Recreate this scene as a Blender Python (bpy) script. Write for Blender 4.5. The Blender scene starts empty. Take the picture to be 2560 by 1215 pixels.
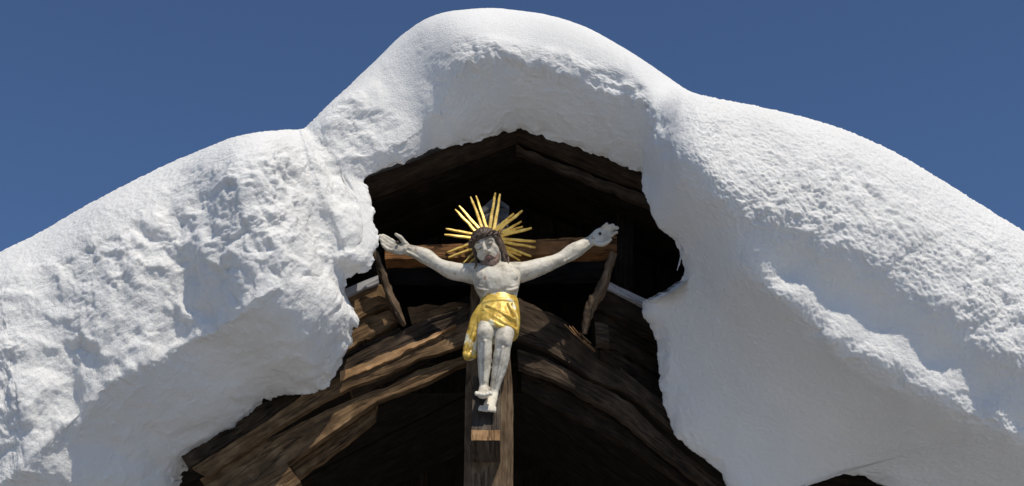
import bpy, bmesh, math, random
import numpy as np
from mathutils import Vector, Matrix, noise as mnoise

random.seed(7)
rng = np.random.default_rng(7)
scene = bpy.context.scene
COL = scene.collection
R = math.radians

# ------------------------------------------------------------------ camera
PITCH = R(28.0)
FPX = 2560 * 50.0 / 36.0
CAM = np.array([0.0, -6.27, 1.60])
VD = np.array([0.0, math.cos(PITCH), math.sin(PITCH)])
VU = np.array([0.0, -math.sin(PITCH), math.cos(PITCH)])
VR = np.array([1.0, 0.0, 0.0])
cam_data = bpy.data.cameras.new('camera')
cam = bpy.data.objects.new('camera', cam_data)
COL.objects.link(cam)
cam.location = CAM
cam.rotation_euler = (math.pi / 2 + PITCH, 0, 0)
cam_data.lens = 50
cam_data.sensor_width = 36
cam_data.clip_end = 20000
scene.camera = cam

# ------------------------------------------------------------------ sky, sun, exposure
SUN_EL, SUN_AZ = R(55), R(28)          # azimuth measured from -Y (towards the camera) to +X
sdir = Vector((math.sin(SUN_AZ) * math.cos(SUN_EL), -math.cos(SUN_AZ) * math.cos(SUN_EL), math.sin(SUN_EL)))
world = bpy.data.worlds.new('World')
scene.world = world
world.use_nodes = True
nt = world.node_tree
nt.nodes.clear()
wo = nt.nodes.new('ShaderNodeOutputWorld')
bg = nt.nodes.new('ShaderNodeBackground')
sky = nt.nodes.new('ShaderNodeTexSky')
sky.sky_type = 'NISHITA'
sky.sun_disc = False
sky.sun_elevation = SUN_EL
sky.sun_rotation = math.atan2(sdir.x, sdir.y)
sky.altitude = 2400
sky.air_density = 1.0
sky.dust_density = 0.0
sky.ozone_density = 7.0
bg.inputs['Strength'].default_value = 0.104
nt.links.new(sky.outputs[0], bg.inputs[0])
nt.links.new(bg.outputs[0], wo.inputs[0])
sl = bpy.data.lights.new('sun', 'SUN')
sl.energy = 3.7
sl.angle = R(0.5)
sl.color = (1.0, 0.925, 0.80)
so = bpy.data.objects.new('sun', sl)
COL.objects.link(so)
so.rotation_euler = sdir.to_track_quat('Z', 'Y').to_euler()
so.location = (3, -6, 12)
scene.view_settings.view_transform = 'Standard'
scene.view_settings.look = 'None'
scene.view_settings.exposure = 0.0
scene.view_settings.gamma = 1.0
scene.view_settings.use_curve_mapping = False

# ------------------------------------------------------------------ geometry helpers
def ray(px, py):
    px = np.asarray(px, float); py = np.asarray(py, float)
    a = (px - 1280) / FPX
    b = (607.5 - py) / FPX
    return VD + a[..., None] * VR + b[..., None] * VU

def P(px, py, y):
    """world point seen at photo position (px, py) that lies on the vertical plane y"""
    r = ray(px, py)
    t = (np.asarray(y, float) - CAM[1]) / r[..., 1]
    return CAM + t[..., None] * r

def PT(px, py, t):
    return CAM + np.asarray(t, float)[..., None] * ray(px, py)

def V(px, py, y):
    return Vector(P(px, py, y))

# gradient noise, vectorised
_perm = rng.permutation(256)
_perm = np.concatenate([_perm, _perm, _perm])
_g = rng.normal(size=(256, 3)); _g /= np.linalg.norm(_g, axis=1)[:, None]
def perlin(p):
    p = np.asarray(p, float)
    i = np.floor(p).astype(int); f = p - i; i &= 255
    u = f * f * f * (f * (f * 6 - 15) + 10)
    out = 0
    for dx in (0, 1):
        wx = u[:, 0] if dx else 1 - u[:, 0]
        ax = _perm[(i[:, 0] + dx) & 255]
        for dy in (0, 1):
            wy = u[:, 1] if dy else 1 - u[:, 1]
            ay = _perm[ax + ((i[:, 1] + dy) & 255)]
            for dz in (0, 1):
                wz = u[:, 2] if dz else 1 - u[:, 2]
                h = _perm[ay + ((i[:, 2] + dz) & 255)]
                g = _g[h]
                d = g[:, 0] * (f[:, 0] - dx) + g[:, 1] * (f[:, 1] - dy) + g[:, 2] * (f[:, 2] - dz)
                out = out + wx * wy * wz * d
    return out * 1.5

def fbm(p, oct=4, lac=2.03, gain=0.5):
    a, s, o = 1.0, 0, np.asarray(p, float)
    for k in range(oct):
        s = s + a * perlin(o + 17.3 * k)
        o = o * lac; a *= gain
    return s

def link(name, me, mat=None, parent=None):
    o = bpy.data.objects.new(name, me)
    COL.objects.link(o)
    if mat is not None and me is not None and not me.materials:
        me.materials.append(mat)
    if parent is not None:
        o.parent = parent
    return o

def tag(o, label=None, cat=None, group=None, kind=None):
    if label: o['label'] = label
    if cat: o['category'] = cat
    if group: o['group'] = group
    if kind: o['kind'] = kind
    return o

def empty(name, label, cat, group=None):
    o = bpy.data.objects.new(name, None)
    o.empty_display_size = 0.1
    COL.objects.link(o)
    return tag(o, label, cat, group)

def grid_mesh(name, pts, closed_u=False, closed_v=False, smooth=True, uv=None):
    """mesh from an array (nu, nv, 3)"""
    nu, nv = pts.shape[:2]
    idx = np.arange(nu * nv).reshape(nu, nv)
    ia = idx if closed_u else idx[:-1]
    ib = np.roll(idx, -1, 0) if closed_u else idx[1:]
    if closed_v:
        a, d = ia, np.roll(ia, -1, 1); b, c = ib, np.roll(ib, -1, 1)
    else:
        a, d = ia[:, :-1], ia[:, 1:]; b, c = ib[:, :-1], ib[:, 1:]
    q = np.stack([a, b, c, d], -1).reshape(-1, 4)
    me = bpy.data.meshes.new(name)
    me.vertices.add(nu * nv)
    me.vertices.foreach_set('co', pts.reshape(-1).astype(np.float32))
    n = len(q)
    me.loops.add(n * 4); me.polygons.add(n)
    me.loops.foreach_set('vertex_index', q.reshape(-1).astype(np.int32))
    me.polygons.foreach_set('loop_start', (np.arange(n) * 4).astype(np.int32))
    me.polygons.foreach_set('use_smooth', np.full(n, smooth))
    me.update(calc_edges=True)
    me.validate()
    if uv is not None:
        l = me.uv_layers.new(name='uv')
        l.data.foreach_set('uv', uv.reshape(-1, 2)[q.reshape(-1)].reshape(-1).astype(np.float32))
    return me

def resample(poly, n):
    p = np.asarray(poly, float)
    s = np.concatenate([[0], np.cumsum(np.linalg.norm(np.diff(p, axis=0), axis=1))])
    t = np.linspace(0, s[-1], n)
    return np.stack([np.interp(t, s, p[:, k]) for k in range(p.shape[1])], 1)

def crspline(keys, n):
    """Catmull-Rom through keys (m, k) at n samples, uniform parameter by chord of first 2-3 columns"""
    k = np.asarray(keys, float)
    m = len(k)
    t = np.linspace(0, m - 1 - 1e-9, n)
    i = t.astype(int); f = (t - i)[:, None]
    g = lambda j: k[np.clip(j, 0, m - 1)]
    p0, p1, p2, p3 = g(i - 1), g(i), g(i + 1), g(i + 2)
    return 0.5 * (2 * p1 + (p2 - p0) * f + (2 * p0 - 5 * p1 + 4 * p2 - p3) * f ** 2 + (3 * p1 - p0 - 3 * p2 + p3) * f ** 3)

# ------------------------------------------------------------------ materials
def new_mat(name):
    m = bpy.data.materials.new(name)
    m.use_nodes = True
    t = m.node_tree
    b = t.nodes['Principled BSDF']
    return m, t, b

def ramp(t, stops):
    r = t.nodes.new('ShaderNodeValToRGB')
    e = r.color_ramp.elements
    while len(e) > 1: e.remove(e[-1])
    e[0].position, e[0].color = stops[0][0], (*stops[0][1], 1)
    for p, c in stops[1:]:
        k = e.new(p); k.color = (*c, 1)
    return r

def wood_mat(name, dark, mid, light, rough=0.85, bump=0.5, grain=60.0):
    m, t, b = new_mat(name)
    N, L = t.nodes.new, t.links.new
    uv = N('ShaderNodeUVMap'); uv.uv_map = 'uv'
    mp = N('ShaderNodeMapping'); mp.inputs['Scale'].default_value = (9, grain * .8, 1)
    L(uv.outputs[0], mp.inputs[0])
    oi = N('ShaderNodeObjectInfo')
    n1 = N('ShaderNodeTexNoise'); n1.noise_dimensions = '4D'
    n1.inputs['Scale'].default_value = 1.0; n1.inputs['Detail'].default_value = 6; n1.inputs['Roughness'].default_value = 0.65
    n1.inputs['Distortion'].default_value = 0.6
    L(mp.outputs[0], n1.inputs['Vector']); 
    mw = N('ShaderNodeMath'); mw.operation = 'MULTIPLY'; mw.inputs[1].default_value = 30
    L(oi.outputs['Random'], mw.inputs[0]); L(mw.outputs[0], n1.inputs['W'])
    n2 = N('ShaderNodeTexNoise'); n2.noise_dimensions = '4D'
    n2.inputs['Scale'].default_value = 11.0; n2.inputs['Detail'].default_value = 5
    L(uv.outputs[0], n2.inputs['Vector']); L(mw.outputs[0], n2.inputs['W'])
    mx = N('ShaderNodeMath'); mx.operation = 'MULTIPLY_ADD'; mx.inputs[1].default_value = 0.55
    m2 = N('ShaderNodeMath'); m2.operation = 'MULTIPLY'; m2.inputs[1].default_value = 0.45
    L(n2.outputs[0], m2.inputs[0]); L(n1.outputs[0], mx.inputs[0]); L(m2.outputs[0], mx.inputs[2])
    r = ramp(t, [(0.32, dark), (0.5, mid), (0.70, light)])
    L(mx.outputs[0], r.inputs[0]); L(r.outputs[0], b.inputs['Base Color'])
    b.inputs['Roughness'].default_value = rough
    b.inputs['Specular IOR Level'].default_value = 0.15
    mp3 = N('ShaderNodeMapping'); mp3.inputs['Scale'].default_value = (1.8, grain * .45, 1)
    L(uv.outputs[0], mp3.inputs[0])
    n4 = N('ShaderNodeTexNoise'); n4.noise_dimensions = '4D'; n4.inputs['Scale'].default_value = 1.0; n4.inputs['Detail'].default_value = 3
    L(mp3.outputs[0], n4.inputs['Vector']); L(mw.outputs[0], n4.inputs['W'])
    ck = ramp(t, [(.472, (1, 1, 1)), (.488, (.38, .38, .38)), (.494, (.38, .38, .38)), (.512, (1, 1, 1))]); L(n4.outputs[0], ck.inputs[0])
    mul = N('ShaderNodeMix'); mul.data_type = 'RGBA'; mul.blend_type = 'MULTIPLY'; mul.inputs[0].default_value = 1
    L(r.outputs[0], mul.inputs[6]); L(ck.outputs[0], mul.inputs[7]); L(mul.outputs[2], b.inputs['Base Color'])
    ad = N('ShaderNodeMath'); ad.operation = 'MULTIPLY_ADD'; ad.inputs[1].default_value = .45
    L(ck.outputs[0], ad.inputs[0]); L(n1.outputs[0], ad.inputs[2])
    bp = N('ShaderNodeBump'); bp.inputs['Strength'].default_value = bump; bp.inputs['Distance'].default_value = 0.012
    L(ad.outputs[0], bp.inputs['Height']); L(bp.outputs[0], b.inputs['Normal'])
    return m

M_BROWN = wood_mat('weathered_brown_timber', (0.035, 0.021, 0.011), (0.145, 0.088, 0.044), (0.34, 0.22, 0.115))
M_DARK = wood_mat('shade_dark_timber', (0.010, 0.0075, 0.005), (0.026, 0.018, 0.012), (0.06, 0.041, 0.027))  # shade under hood and snow is put into this dark tone
M_BLACK = wood_mat('shade_black_boards', (0.007, 0.0055, 0.004), (0.019, 0.014, 0.010), (0.042, 0.031, 0.021))  # darkness of the recess is put into this near-black colour
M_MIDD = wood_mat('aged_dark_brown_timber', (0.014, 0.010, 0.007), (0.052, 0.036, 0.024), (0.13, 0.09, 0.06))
M_GREY = wood_mat('silver_grey_board', (0.24, 0.24, 0.25), (0.40, 0.40, 0.42), (0.52, 0.52, 0.54), bump=0.25)
M_GREYD = wood_mat('dark_grey_worn_wood', (0.04, 0.04, 0.04), (0.11, 0.11, 0.112), (0.20, 0.20, 0.205), bump=.8, grain=30)
M_FRESH = wood_mat('split_pale_wood', (0.12, 0.06, 0.025), (0.36, 0.21, 0.10), (0.55, 0.36, 0.19), grain=45)
M_POST = wood_mat('grey_brown_post', (0.035, 0.023, 0.014), (0.12, 0.081, 0.049), (0.25, 0.18, 0.115), grain=40)
M_CROSS = wood_mat('reddish_brown_beam', (0.07, 0.033, 0.014), (0.23, 0.11, 0.043), (0.38, 0.19, 0.08), grain=40)
M_BRANCH = wood_mat('bare_gnarled_branch', (0.03, 0.021, 0.014), (0.14, 0.095, 0.06), (0.27, 0.19, 0.125), grain=22, bump=0.9)

def snow_material():
    m, t, b = new_mat('snow')
    N, L = t.nodes.new, t.links.new
    tc = N('ShaderNodeTexCoord')
    n = N('ShaderNodeTexNoise'); n.inputs['Scale'].default_value = 120; n.inputs['Detail'].default_value = 4; n.inputs['Roughness'].default_value = 0.7
    L(tc.outputs['Object'], n.inputs['Vector'])
    n2 = N('ShaderNodeTexNoise'); n2.inputs['Scale'].default_value = 3; n2.inputs['Detail'].default_value = 5
    L(tc.outputs['Object'], n2.inputs['Vector'])
    r = ramp(t, [(0.3, (0.80, 0.79, 0.765)), (0.7, (0.86, 0.85, 0.825))])
    L(n2.outputs[0], r.inputs[0]); L(r.outputs[0], b.inputs['Base Color'])
    b.inputs['Roughness'].default_value = 0.75
    b.inputs['Specular IOR Level'].default_value = 0.2
    b.inputs['Subsurface Weight'].default_value = 0.35
    b.inputs['Subsurface Radius'].default_value = (1.0, 1.0, 1.0)
    b.inputs['Subsurface Scale'].default_value = 0.02
    bp = N('ShaderNodeBump'); bp.inputs['Strength'].default_value = 0.9; bp.inputs['Distance'].default_value = 0.008
    L(n.outputs[0], bp.inputs['Height']); L(bp.outputs[0], b.inputs['Normal'])
    return m
M_SNOW = snow_material()

def paint_mat(name, stops, rough, metallic=0.0, scale=22.0, bump=0.3, chips=None, vscale=(1, 1, 1)):
    m, t, b = new_mat(name)
    N, L = t.nodes.new, t.links.new
    tc = N('ShaderNodeTexCoord')
    mp = N('ShaderNodeMapping'); mp.inputs['Scale'].default_value = vscale
    L(tc.outputs['Object'], mp.inputs[0])
    n = N('ShaderNodeTexNoise'); n.inputs['Scale'].default_value = scale; n.inputs['Detail'].default_value = 7; n.inputs['Roughness'].default_value = 0.62
    L(mp.outputs[0], n.inputs['Vector'])
    r = ramp(t, stops)
    L(n.outputs[0], r.inputs[0])
    col = r.outputs[0]
    b.inputs['Metallic'].default_value = metallic
    if chips:
        thr, ccol, cs = chips
        n3 = N('ShaderNodeTexNoise'); n3.inputs['Scale'].default_value = cs; n3.inputs['Detail'].default_value = 5
        L(mp.outputs[0], n3.inputs['Vector'])
        rr = ramp(t, [(thr, (0, 0, 0)), (thr + 0.03, (1, 1, 1))])
        L(n3.outputs[0], rr.inputs[0])
        mix = N('ShaderNodeMix'); mix.data_type = 'RGBA'
        L(rr.outputs[0], mix.inputs[0]); L(col, mix.inputs[6]); mix.inputs[7].default_value = (*ccol, 1)
        col = mix.outputs[2]
        if metallic:
            inv = N('ShaderNodeMath'); inv.operation = 'MULTIPLY_ADD'; inv.inputs[1].default_value = -metallic; inv.inputs[2].default_value = metallic
            L(rr.outputs[0], inv.inputs[0]); L(inv.outputs[0], b.inputs['Metallic'])
    L(col, b.inputs['Base Color'])
    b.inputs['Roughness'].default_value = rough
    bp = N('ShaderNodeBump'); bp.inputs['Strength'].default_value = bump; bp.inputs['Distance'].default_value = 0.006
    L(n.outputs[0], bp.inputs['Height']); L(bp.outputs[0], b.inputs['Normal'])
    return m

M_SKIN = paint_mat('flaking_white_paint', [(0.26, (0.20, 0.17, 0.13)), (0.40, (0.42, 0.38, 0.31)), (0.53, (0.64, 0.59, 0.49)), (0.75, (0.72, 0.68, 0.59))], 0.6, scale=16, chips=(.67, (0.36, 0.27, 0.19), 19))
M_HAIR = paint_mat('dark_brown_paint', [(0.3, (0.028, 0.018, 0.012)), (0.7, (0.13, 0.082, 0.056))], 0.6, scale=40)
M_BEARD = paint_mat('faded_brown_paint', [(0.3, (0.10, 0.062, 0.048)), (0.7, (0.30, 0.20, 0.155))], 0.65, scale=40)
M_GOLD = paint_mat('worn_gilding', [(0.3, (0.44, 0.27, 0.035)), (0.5, (0.70, 0.465, 0.085)), (0.75, (0.84, 0.66, 0.22))], 0.46, metallic=0.22, scale=14, chips=(0.56, (0.78, 0.73, 0.52), 9))
M_RAY = paint_mat('gilded_wood', [(0.3, (0.40, 0.23, 0.04)), (0.5, (0.66, 0.45, 0.10)), (0.75, (0.82, 0.64, 0.24))], 0.42, metallic=0.35, scale=30)
M_IRON = paint_mat('rusty_iron', [(0.3, (0.012, 0.009, 0.008)), (0.7, (0.05, 0.03, 0.02))], 0.6, scale=60)

# ------------------------------------------------------------------ ground
gm = bpy.data.meshes.new('ground')
s = 6000
gm.from_pydata([(-s, -s, 0), (s, -s, 0), (s, s, 0), (-s, s, 0)], [], [(0, 1, 2, 3)])
def ground_mat():
    m, t, b = new_mat('unseen_bounce_ground')  # unseen ground; dark tone with pale patches invented to limit bounce on the snow
    tc = t.nodes.new('ShaderNodeTexCoord')
    n = t.nodes.new('ShaderNodeTexNoise'); n.inputs['Scale'].default_value = 0.22; n.inputs['Detail'].default_value = 6
    t.links.new(tc.outputs['Object'], n.inputs['Vector'])
    r = ramp(t, [(0.53, (0.14, 0.14, 0.14)), (0.58, (0.62, 0.62, 0.62))])
    t.links.new(n.outputs[0], r.inputs[0]); t.links.new(r.outputs[0], b.inputs['Base Color'])
    b.inputs['Roughness'].default_value = 0.8
    return m
ground = link('ground', gm, ground_mat())
tag(ground, kind='structure')

# ------------------------------------------------------------------ snow blanket on the roof
PX = 0.0021
# silhouette, turning line, lip: photo positions of the three curves that shape the blanket
TRI = [
 ((-250,770),(-200,1330),(-100,1480)), ((-60,665),(-20,1225),(250,1400)), ((0,630),(60,1165),(430,1250)),
 ((80,592),(130,1095),(470,1178)), ((170,540),(200,1035),(520,1135)), ((260,490),(290,950),(600,1080)),
 ((350,443),(400,885),(650,1030)), ((430,405),(500,845),(700,993)), ((510,372),(580,800),(770,985)),
 ((580,345),(640,748),(820,955)), ((640,331),(700,710),(860,890)), ((690,326),(760,690),(900,800)),
 ((725,324),(815,683),(868,735)), ((745,324),(835,655),(872,690)), ((753,323),(868,632),(925,672)),
 ((758,322),(895,605),(945,610)), ((763,319),(900,550),(936,555)), ((771,311),(890,490),(931,492)),
 ((785,298),(865,425),(910,450)), ((820,263),(900,395),(950,432)), ((860,226),(960,375),(1000,410)),
 ((900,188),(1010,350),(1040,393)), ((950,140),(1055,325),(1085,369)), ((1000,92),(1095,275),(1130,366)),
 ((1060,50),(1130,205),(1180,358)), ((1120,29),(1170,155),(1230,343)), ((1190,21),(1230,145),(1270,333)),
 ((1240,21),(1275,152),(1300,321)), ((1300,26),(1340,168),(1340,335)), ((1370,38),(1400,188),(1400,357)),
 ((1440,58),(1460,208),(1470,383)), ((1500,85),(1520,226),(1530,405)), ((1560,120),(1570,240),(1575,422)),
 ((1620,158),(1608,262),(1606,436)), ((1680,200),(1640,380),(1614,480)), ((1715,223),(1690,460),(1625,525)),
 ((1750,237),(1760,520),(1650,570)), ((1790,246),(1825,600),(1690,602)), ((1830,254),(1865,650),(1706,640)),
 ((1880,263),(1890,690),(1710,690)), ((1930,274),(1920,718),(1662,727)), ((1980,285),(1955,748),(1606,752)),
 ((2030,299),(1990,778),(1607,778)), ((2080,314),(2025,808),(1640,850)), ((2140,336),(2075,852),(1645,930)),
 ((2200,362),(2140,900),(1660,1010)), ((2260,393),(2200,935),(1685,1085)), ((2320,430),(2270,970),(1740,1130)),
 ((2370,461),(2340,1005),(1800,1180)), ((2420,492),(2400,1030),(1830,1240)), ((2480,528),(2470,1060),(1930,1245)),
 ((2530,560),(2520,1080),(2010,1197)), ((2570,585),(2570,1100),(2090,1182)), ((2620,620),(2640,1130),(2160,1190)),
 ((2680,670),(2720,1170),(2270,1245)), ((2800,760),(2850,1260),(2500,1330)), ((2900,850),(2950,1350),(2800,1450)),
]
NK = len(TRI)
# slope towards the viewer per metre up the picture: one value lip-to-line, then nine line-to-silhouette
WN = np.array([0, .04, .12, .22, .5, .7, .85, .95, 1.0])
SL_LEFT = [0.85, -.10, -.30, -.12, -.16, -.24, -.40, -.8, -1.8, -5]
SL_VAL = [0.60, .10, -.05, -.10, -.20, -.30, -.5, -.9, -1.8, -5]
SL_CAPL = [0.45, .05, -.08, -.15, -.22, -.35, -.5, -.9, -2., -5]
SL_CAP = [0.55, .20, -.05, -.25, -.5, -.8, -1.1, -1.7, -3, -6]
SL_RTOP = [0.60, .15, .0, -.10, -.15, -.25, -.45, -.9, -2, -5]
SL_RIGHT = [0.70, -.40, -1.1, -.5, .22, -.02, -.22, -.5, -1.2, -4]
SL_RIGHT = [0.70, -.40, -1.0, .0, .22, -.02, -.22, -.5, -1.2, -4]
PROF = {0: SL_LEFT, 11: SL_LEFT, 16: SL_VAL, 19: SL_CAPL, 22: SL_CAPL, 26: SL_CAP, 32: SL_CAP, 36: SL_RTOP, 40: SL_RIGHT, 56: SL_RIGHT}

def build_snow():
    # sample density along the arch follows the longer of the three curves
    tri = np.array(TRI, float)
    seg = np.zeros(NK - 1)
    for k in range(3):
        seg = np.maximum(seg, np.linalg.norm(np.diff(tri[:, k], axis=0), axis=1))
    cum = np.concatenate([[0], np.cumsum(seg)])
    nu = 1350
    uk = np.interp(np.linspace(0, cum[-1], nu), cum, np.arange(NK))
    def cr(keys):
        i = np.minimum(uk.astype(int), NK - 2); f = (uk - i)[:, None]
        g = lambda j: keys[np.clip(j, 0, NK - 1)]
        p0, p1, p2, p3 = g(i - 1), g(i), g(i + 1), g(i + 2)
        return 0.5 * (2 * p1 + (p2 - p0) * f + (2 * p0 - 5 * p1 + 4 * p2 - p3) * f ** 2 + (3 * p1 - p0 - 3 * p2 + p3) * f ** 3)
    S, T = cr(tri[:, 0]), cr(tri[:, 1])
    Lp = 0.5 * cr(tri[:, 2]) + 0.5 * np.stack([np.interp(uk, np.arange(NK), tri[:, 2, k]) for k in (0, 1)], 1)
    # crumbled edges
    un = np.stack([uk * 2.1, np.zeros(nu), np.zeros(nu)], 1)
    wig = lambda f_, o_: fbm(np.stack([np.cumsum(np.linalg.norm(np.gradient(Lp, axis=0), axis=1)) * f_, np.full(nu, o_), np.zeros(nu)], 1), 4, gain=.6)
    wT = lambda f_, o_: fbm(np.stack([np.cumsum(np.linalg.norm(np.gradient(T, axis=0), axis=1)) * f_, np.full(nu, o_), np.zeros(nu)], 1), 4, gain=.6)
    ampT = np.interp(uk, [0, 12, 17, 22, 25, 33, 34, 35, 44, 52], [9, 9, 6, 14, 20, 18, 8, 0, 0, 0])
    ampL = np.interp(uk, [0, 6, 12, 18, 21, 24, 27, 36, 46, 56], [7, 7, 6, 5, 8, 6, 3, 3, 3, 5])
    dTS = (S - T) / np.linalg.norm(S - T, axis=1, keepdims=True); dLT = (T - Lp) / np.linalg.norm(T - Lp, axis=1, keepdims=True)
    jT = dTS * (ampT * wT(.022, 3.3))[:, None]
    jL = dLT * (ampL * wig(.035, 9.1))[:, None]
    pk = sorted(PROF)
    prof = np.stack([np.interp(uk, pk, [PROF[k][j] for k in pk]) for j in range(10)], 1)
    n1, n2 = 150, 230
    q = np.linspace(0, 1, n1) ** 1.15
    w = 1 - (1 - np.linspace(0, 1, n2 + 1)[1:]) ** 1.45
    lenLT = np.linalg.norm(T - Lp, axis=1) * PX
    lenTS = np.linalg.norm(S - T, axis=1) * PX
    # smooth the lengths and line heights along the arch so neighbouring sections agree
    def sm(a, k):
        ker = np.hanning(2 * k + 1); ker /= ker.sum()
        return np.convolve(np.pad(a, k, mode='edge'), ker, 'valid')
    lenLTs, lenTSs = sm(lenLT, 25), sm(lenTS, 25)
    # lip to line: rounded lip, then an even overhang
    hLT = prof[:, :1] * lenLTs[:, None] * (0.75 * q + 0.25 * (1 - (1 - q) ** 5))[None]
    hT = hLT[:, -1]
    # line to silhouette: integrate the slope table
    fine = np.linspace(0, 1, 401)
    cumh = np.zeros((nu, 401))
    sl = np.stack([np.interp(fine, WN, prof[k, 1:]) for k in range(nu)])
    cumh[:, 1:] = np.cumsum(0.5 * (sl[:, 1:] + sl[:, :-1]) / 400, axis=1)
    hTS = np.stack([np.interp(w, fine, cumh[k]) for k in range(nu)]) * lenTSs[:, None] + hT[:, None]
    h = np.concatenate([hLT, hTS], 1)
    # soften the crease at the turning line
    ker = np.array([1, 2, 3, 4, 3, 2, 1.]); ker /= ker.sum()
    hs = np.stack([np.convolve(np.pad(h[k], 3, mode='edge'), ker, 'valid') for k in range(nu)])
    h[:, 6:-6] = hs[:, 6:-6]
    px = np.concatenate([Lp[:, None] + (T - Lp)[:, None] * q[None, :, None], T[:, None] + (S - T)[:, None] * w[None, :, None]], 1)
    vq = np.concatenate([q - 1, w])
    px = px + jT[:, None] * np.exp(-(vq / .13) ** 2)[None, :, None] + jL[:, None] * np.exp(-((vq + 1) / .07) ** 2)[None, :, None]
    yL = np.interp(uk, [0, 4, 8, 11, 14, 20, 24, 28, 32, 36, 38, 40, 41.5, 43, 46, 49, 53, 56], [.2, .12, -.05, -.22, -.30, -.26, -.18, -.15, -.2, -.33, -.38, -.38, -.2, -.05, .08, .12, .05, .1])
    L3 = P(Lp[:, 0], Lp[:, 1], yL)
    t0 = (L3 - CAM) @ VD
    t0 = sm(t0, 12)
    t = t0[:, None] - h
    # the right mass: one soft face under two crests, shaped by a thin-plate surface through known depths
    tref = float((P(1625, 525, -.35) - CAM) @ VD)
    lipR = [(1606,436,-.28),(1614,480,-.33),(1625,525,-.35),(1650,570,-.36),(1690,602,-.36),(1710,650,-.33),(1706,690,-.27),(1662,727,-.18),(1606,752,-.13),(1607,778,-.10),
            (1640,850,-.04),(1645,930,.02),(1660,1010,.07),(1685,1085,.11),(1740,1130,.14),(1800,1180,.16),(1830,1240,.2),(1930,1245,.2),(2010,1197,.16),(2090,1182,.15),(2160,1190,.17),(2270,1245,.2),(2500,1330,.25),(2800,1450,.3)]
    ctl = [(a, b, tref - float((P(a, b, c) - CAM) @ VD)) for a, b, c in lipR]
    bulge = [(1665,400,.30),(1715,445,.42),(1780,500,.50),(1900,560,.53),(2050,610,.53),(2200,670,.53),(2350,770,.53),(2500,900,.53),(2650,1050,.52),(2850,1250,.5)]
    crest = [(1862,665,.515),(1900,697,.535),(1945,735,.545),(1990,772,.55),(2070,845,.55),(2140,893,.55),(2200,928,.55),(2270,963,.55),(2340,1000,.55),(2420,1032,.55),(2520,1078,.54),(2680,1165,.50)]
    ctl += bulge + crest
    ctl += [(1960,685,.485),(2080,750,.48),(2200,820,.48),(2330,908,.485),(2450,990,.495),(2560,1060,.50)]
    ctl += [(a - 26, b + 40, h_ - .10) for a, b, h_ in crest[1:]]
    ctl += [(1800,340,.44),(1950,410,.475),(2100,470,.495),(2250,560,.50),(2400,680,.50),(2550,800,.50),(2750,1000,.50)]
    ctl += [(a, b + 10, .41) for a, b in ((1750,237),(1850,258),(1980,285),(2140,336),(2320,430),(2480,528),(2680,670),(2900,850))]
    for ukv in (31.5, 33.0):
        r_ = int(np.argmin(np.abs(uk - ukv)))
        for c_ in range(0, n1 + n2, 47):
            ctl.append((px[r_, c_, 0], px[r_, c_, 1], tref - t[r_, c_]))
    ctl = np.array(ctl)
    cp = ctl[:, :2] / 400.0
    def tps(d2): return np.where(d2 > 1e-12, .5 * d2 * np.log(np.maximum(d2, 1e-12)), 0)
    A_ = tps(((cp[:, None] - cp[None]) ** 2).sum(-1)) + 2e-3 * np.eye(len(cp))
    Q_ = np.concatenate([np.ones((len(cp), 1)), cp], 1)
    M_ = np.block([[A_, Q_], [Q_.T, np.zeros((3, 3))]])
    w_ = np.linalg.solve(M_, np.concatenate([ctl[:, 2], np.zeros(3)]))
    rs = np.where(uk > 31)[0]
    xy = px[rs].reshape(-1, 2) / 400.0
    hR = np.empty(len(xy))
    for k0 in range(0, len(xy), 40000):
        b_ = xy[k0:k0 + 40000]
        hR[k0:k0 + 40000] = tps(((b_[:, None] - cp[None]) ** 2).sum(-1)) @ w_[:-3] + np.concatenate([np.ones((len(b_), 1)), b_], 1) @ w_[-3:]
    hR = hR.reshape(len(rs), -1)
    vq0 = np.concatenate([q - 1, w])
    hR = hR - (.42 * (1 - np.sqrt(np.clip(1 - np.clip((vq0 - .30) / .70, 0, 1) ** 2, 0, 1))))[None]
    hR = hR - (.05 * np.exp(-(vq0 + 1) / .05))[None]
    mixR = np.clip((uk[rs] - 32.0) / 3.0, 0, 1)[:, None]; mixR = mixR * mixR * (3 - 2 * mixR)
    t[rs] = t[rs] * (1 - mixR) + (tref - hR) * mixR
    front = PT(px[..., 0], px[..., 1], t)
    # ---- masks on the front sheet
    nv = n1 + n2
    vv = np.concatenate([q - 1, w])[None].repeat(nu, 0)           # -1 lip, 0 line, 1 silhouette
    UK = uk[:, None].repeat(nv, 1)
    g = lambda x, a, b: np.clip((x - a) / (b - a), 0, 1) ** 2 * (3 - 2 * np.clip((x - a) / (b - a), 0, 1))
    lit = g(vv, -.12, .08)
    cap = g(UK, 21, 25) * (1 - g(UK, 33, 36))
    right = g(UK, 34, 37)
    bx = np.array([1600] + [b_[0] for b_ in bulge]); by_ = np.array([330] + [b_[1] for b_ in bulge])
    cx_ = np.array([c_[0] for c_ in crest]); cy_ = np.array([c_[1] for c_ in crest])
    yb = np.interp(px[..., 0], bx, by_); yc = np.interp(px[..., 0], cx_, cy_)
    litR = np.maximum(np.clip((yb + 90 - px[..., 1]) / 130, 0, 1), np.exp(-((px[..., 1] - yc + 12) / 45) ** 2) * (px[..., 0] > 1850))
    lit = lit * (1 - right) + litR * right
    crestm = np.exp(-((px[..., 1] - yc) / 70) ** 2) * right * (px[..., 0] > 1800)
    right = right * (1 - .15 * crestm)
    left = 1 - g(UK, 19, 23)
    topfade = 1 - g(vv, .72, 1.0)
    captop = 1 - cap * g(vv, .25, .55)
    # ---- displacement
    du = np.gradient(front, axis=0); dv = np.gradient(front, axis=1)
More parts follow.
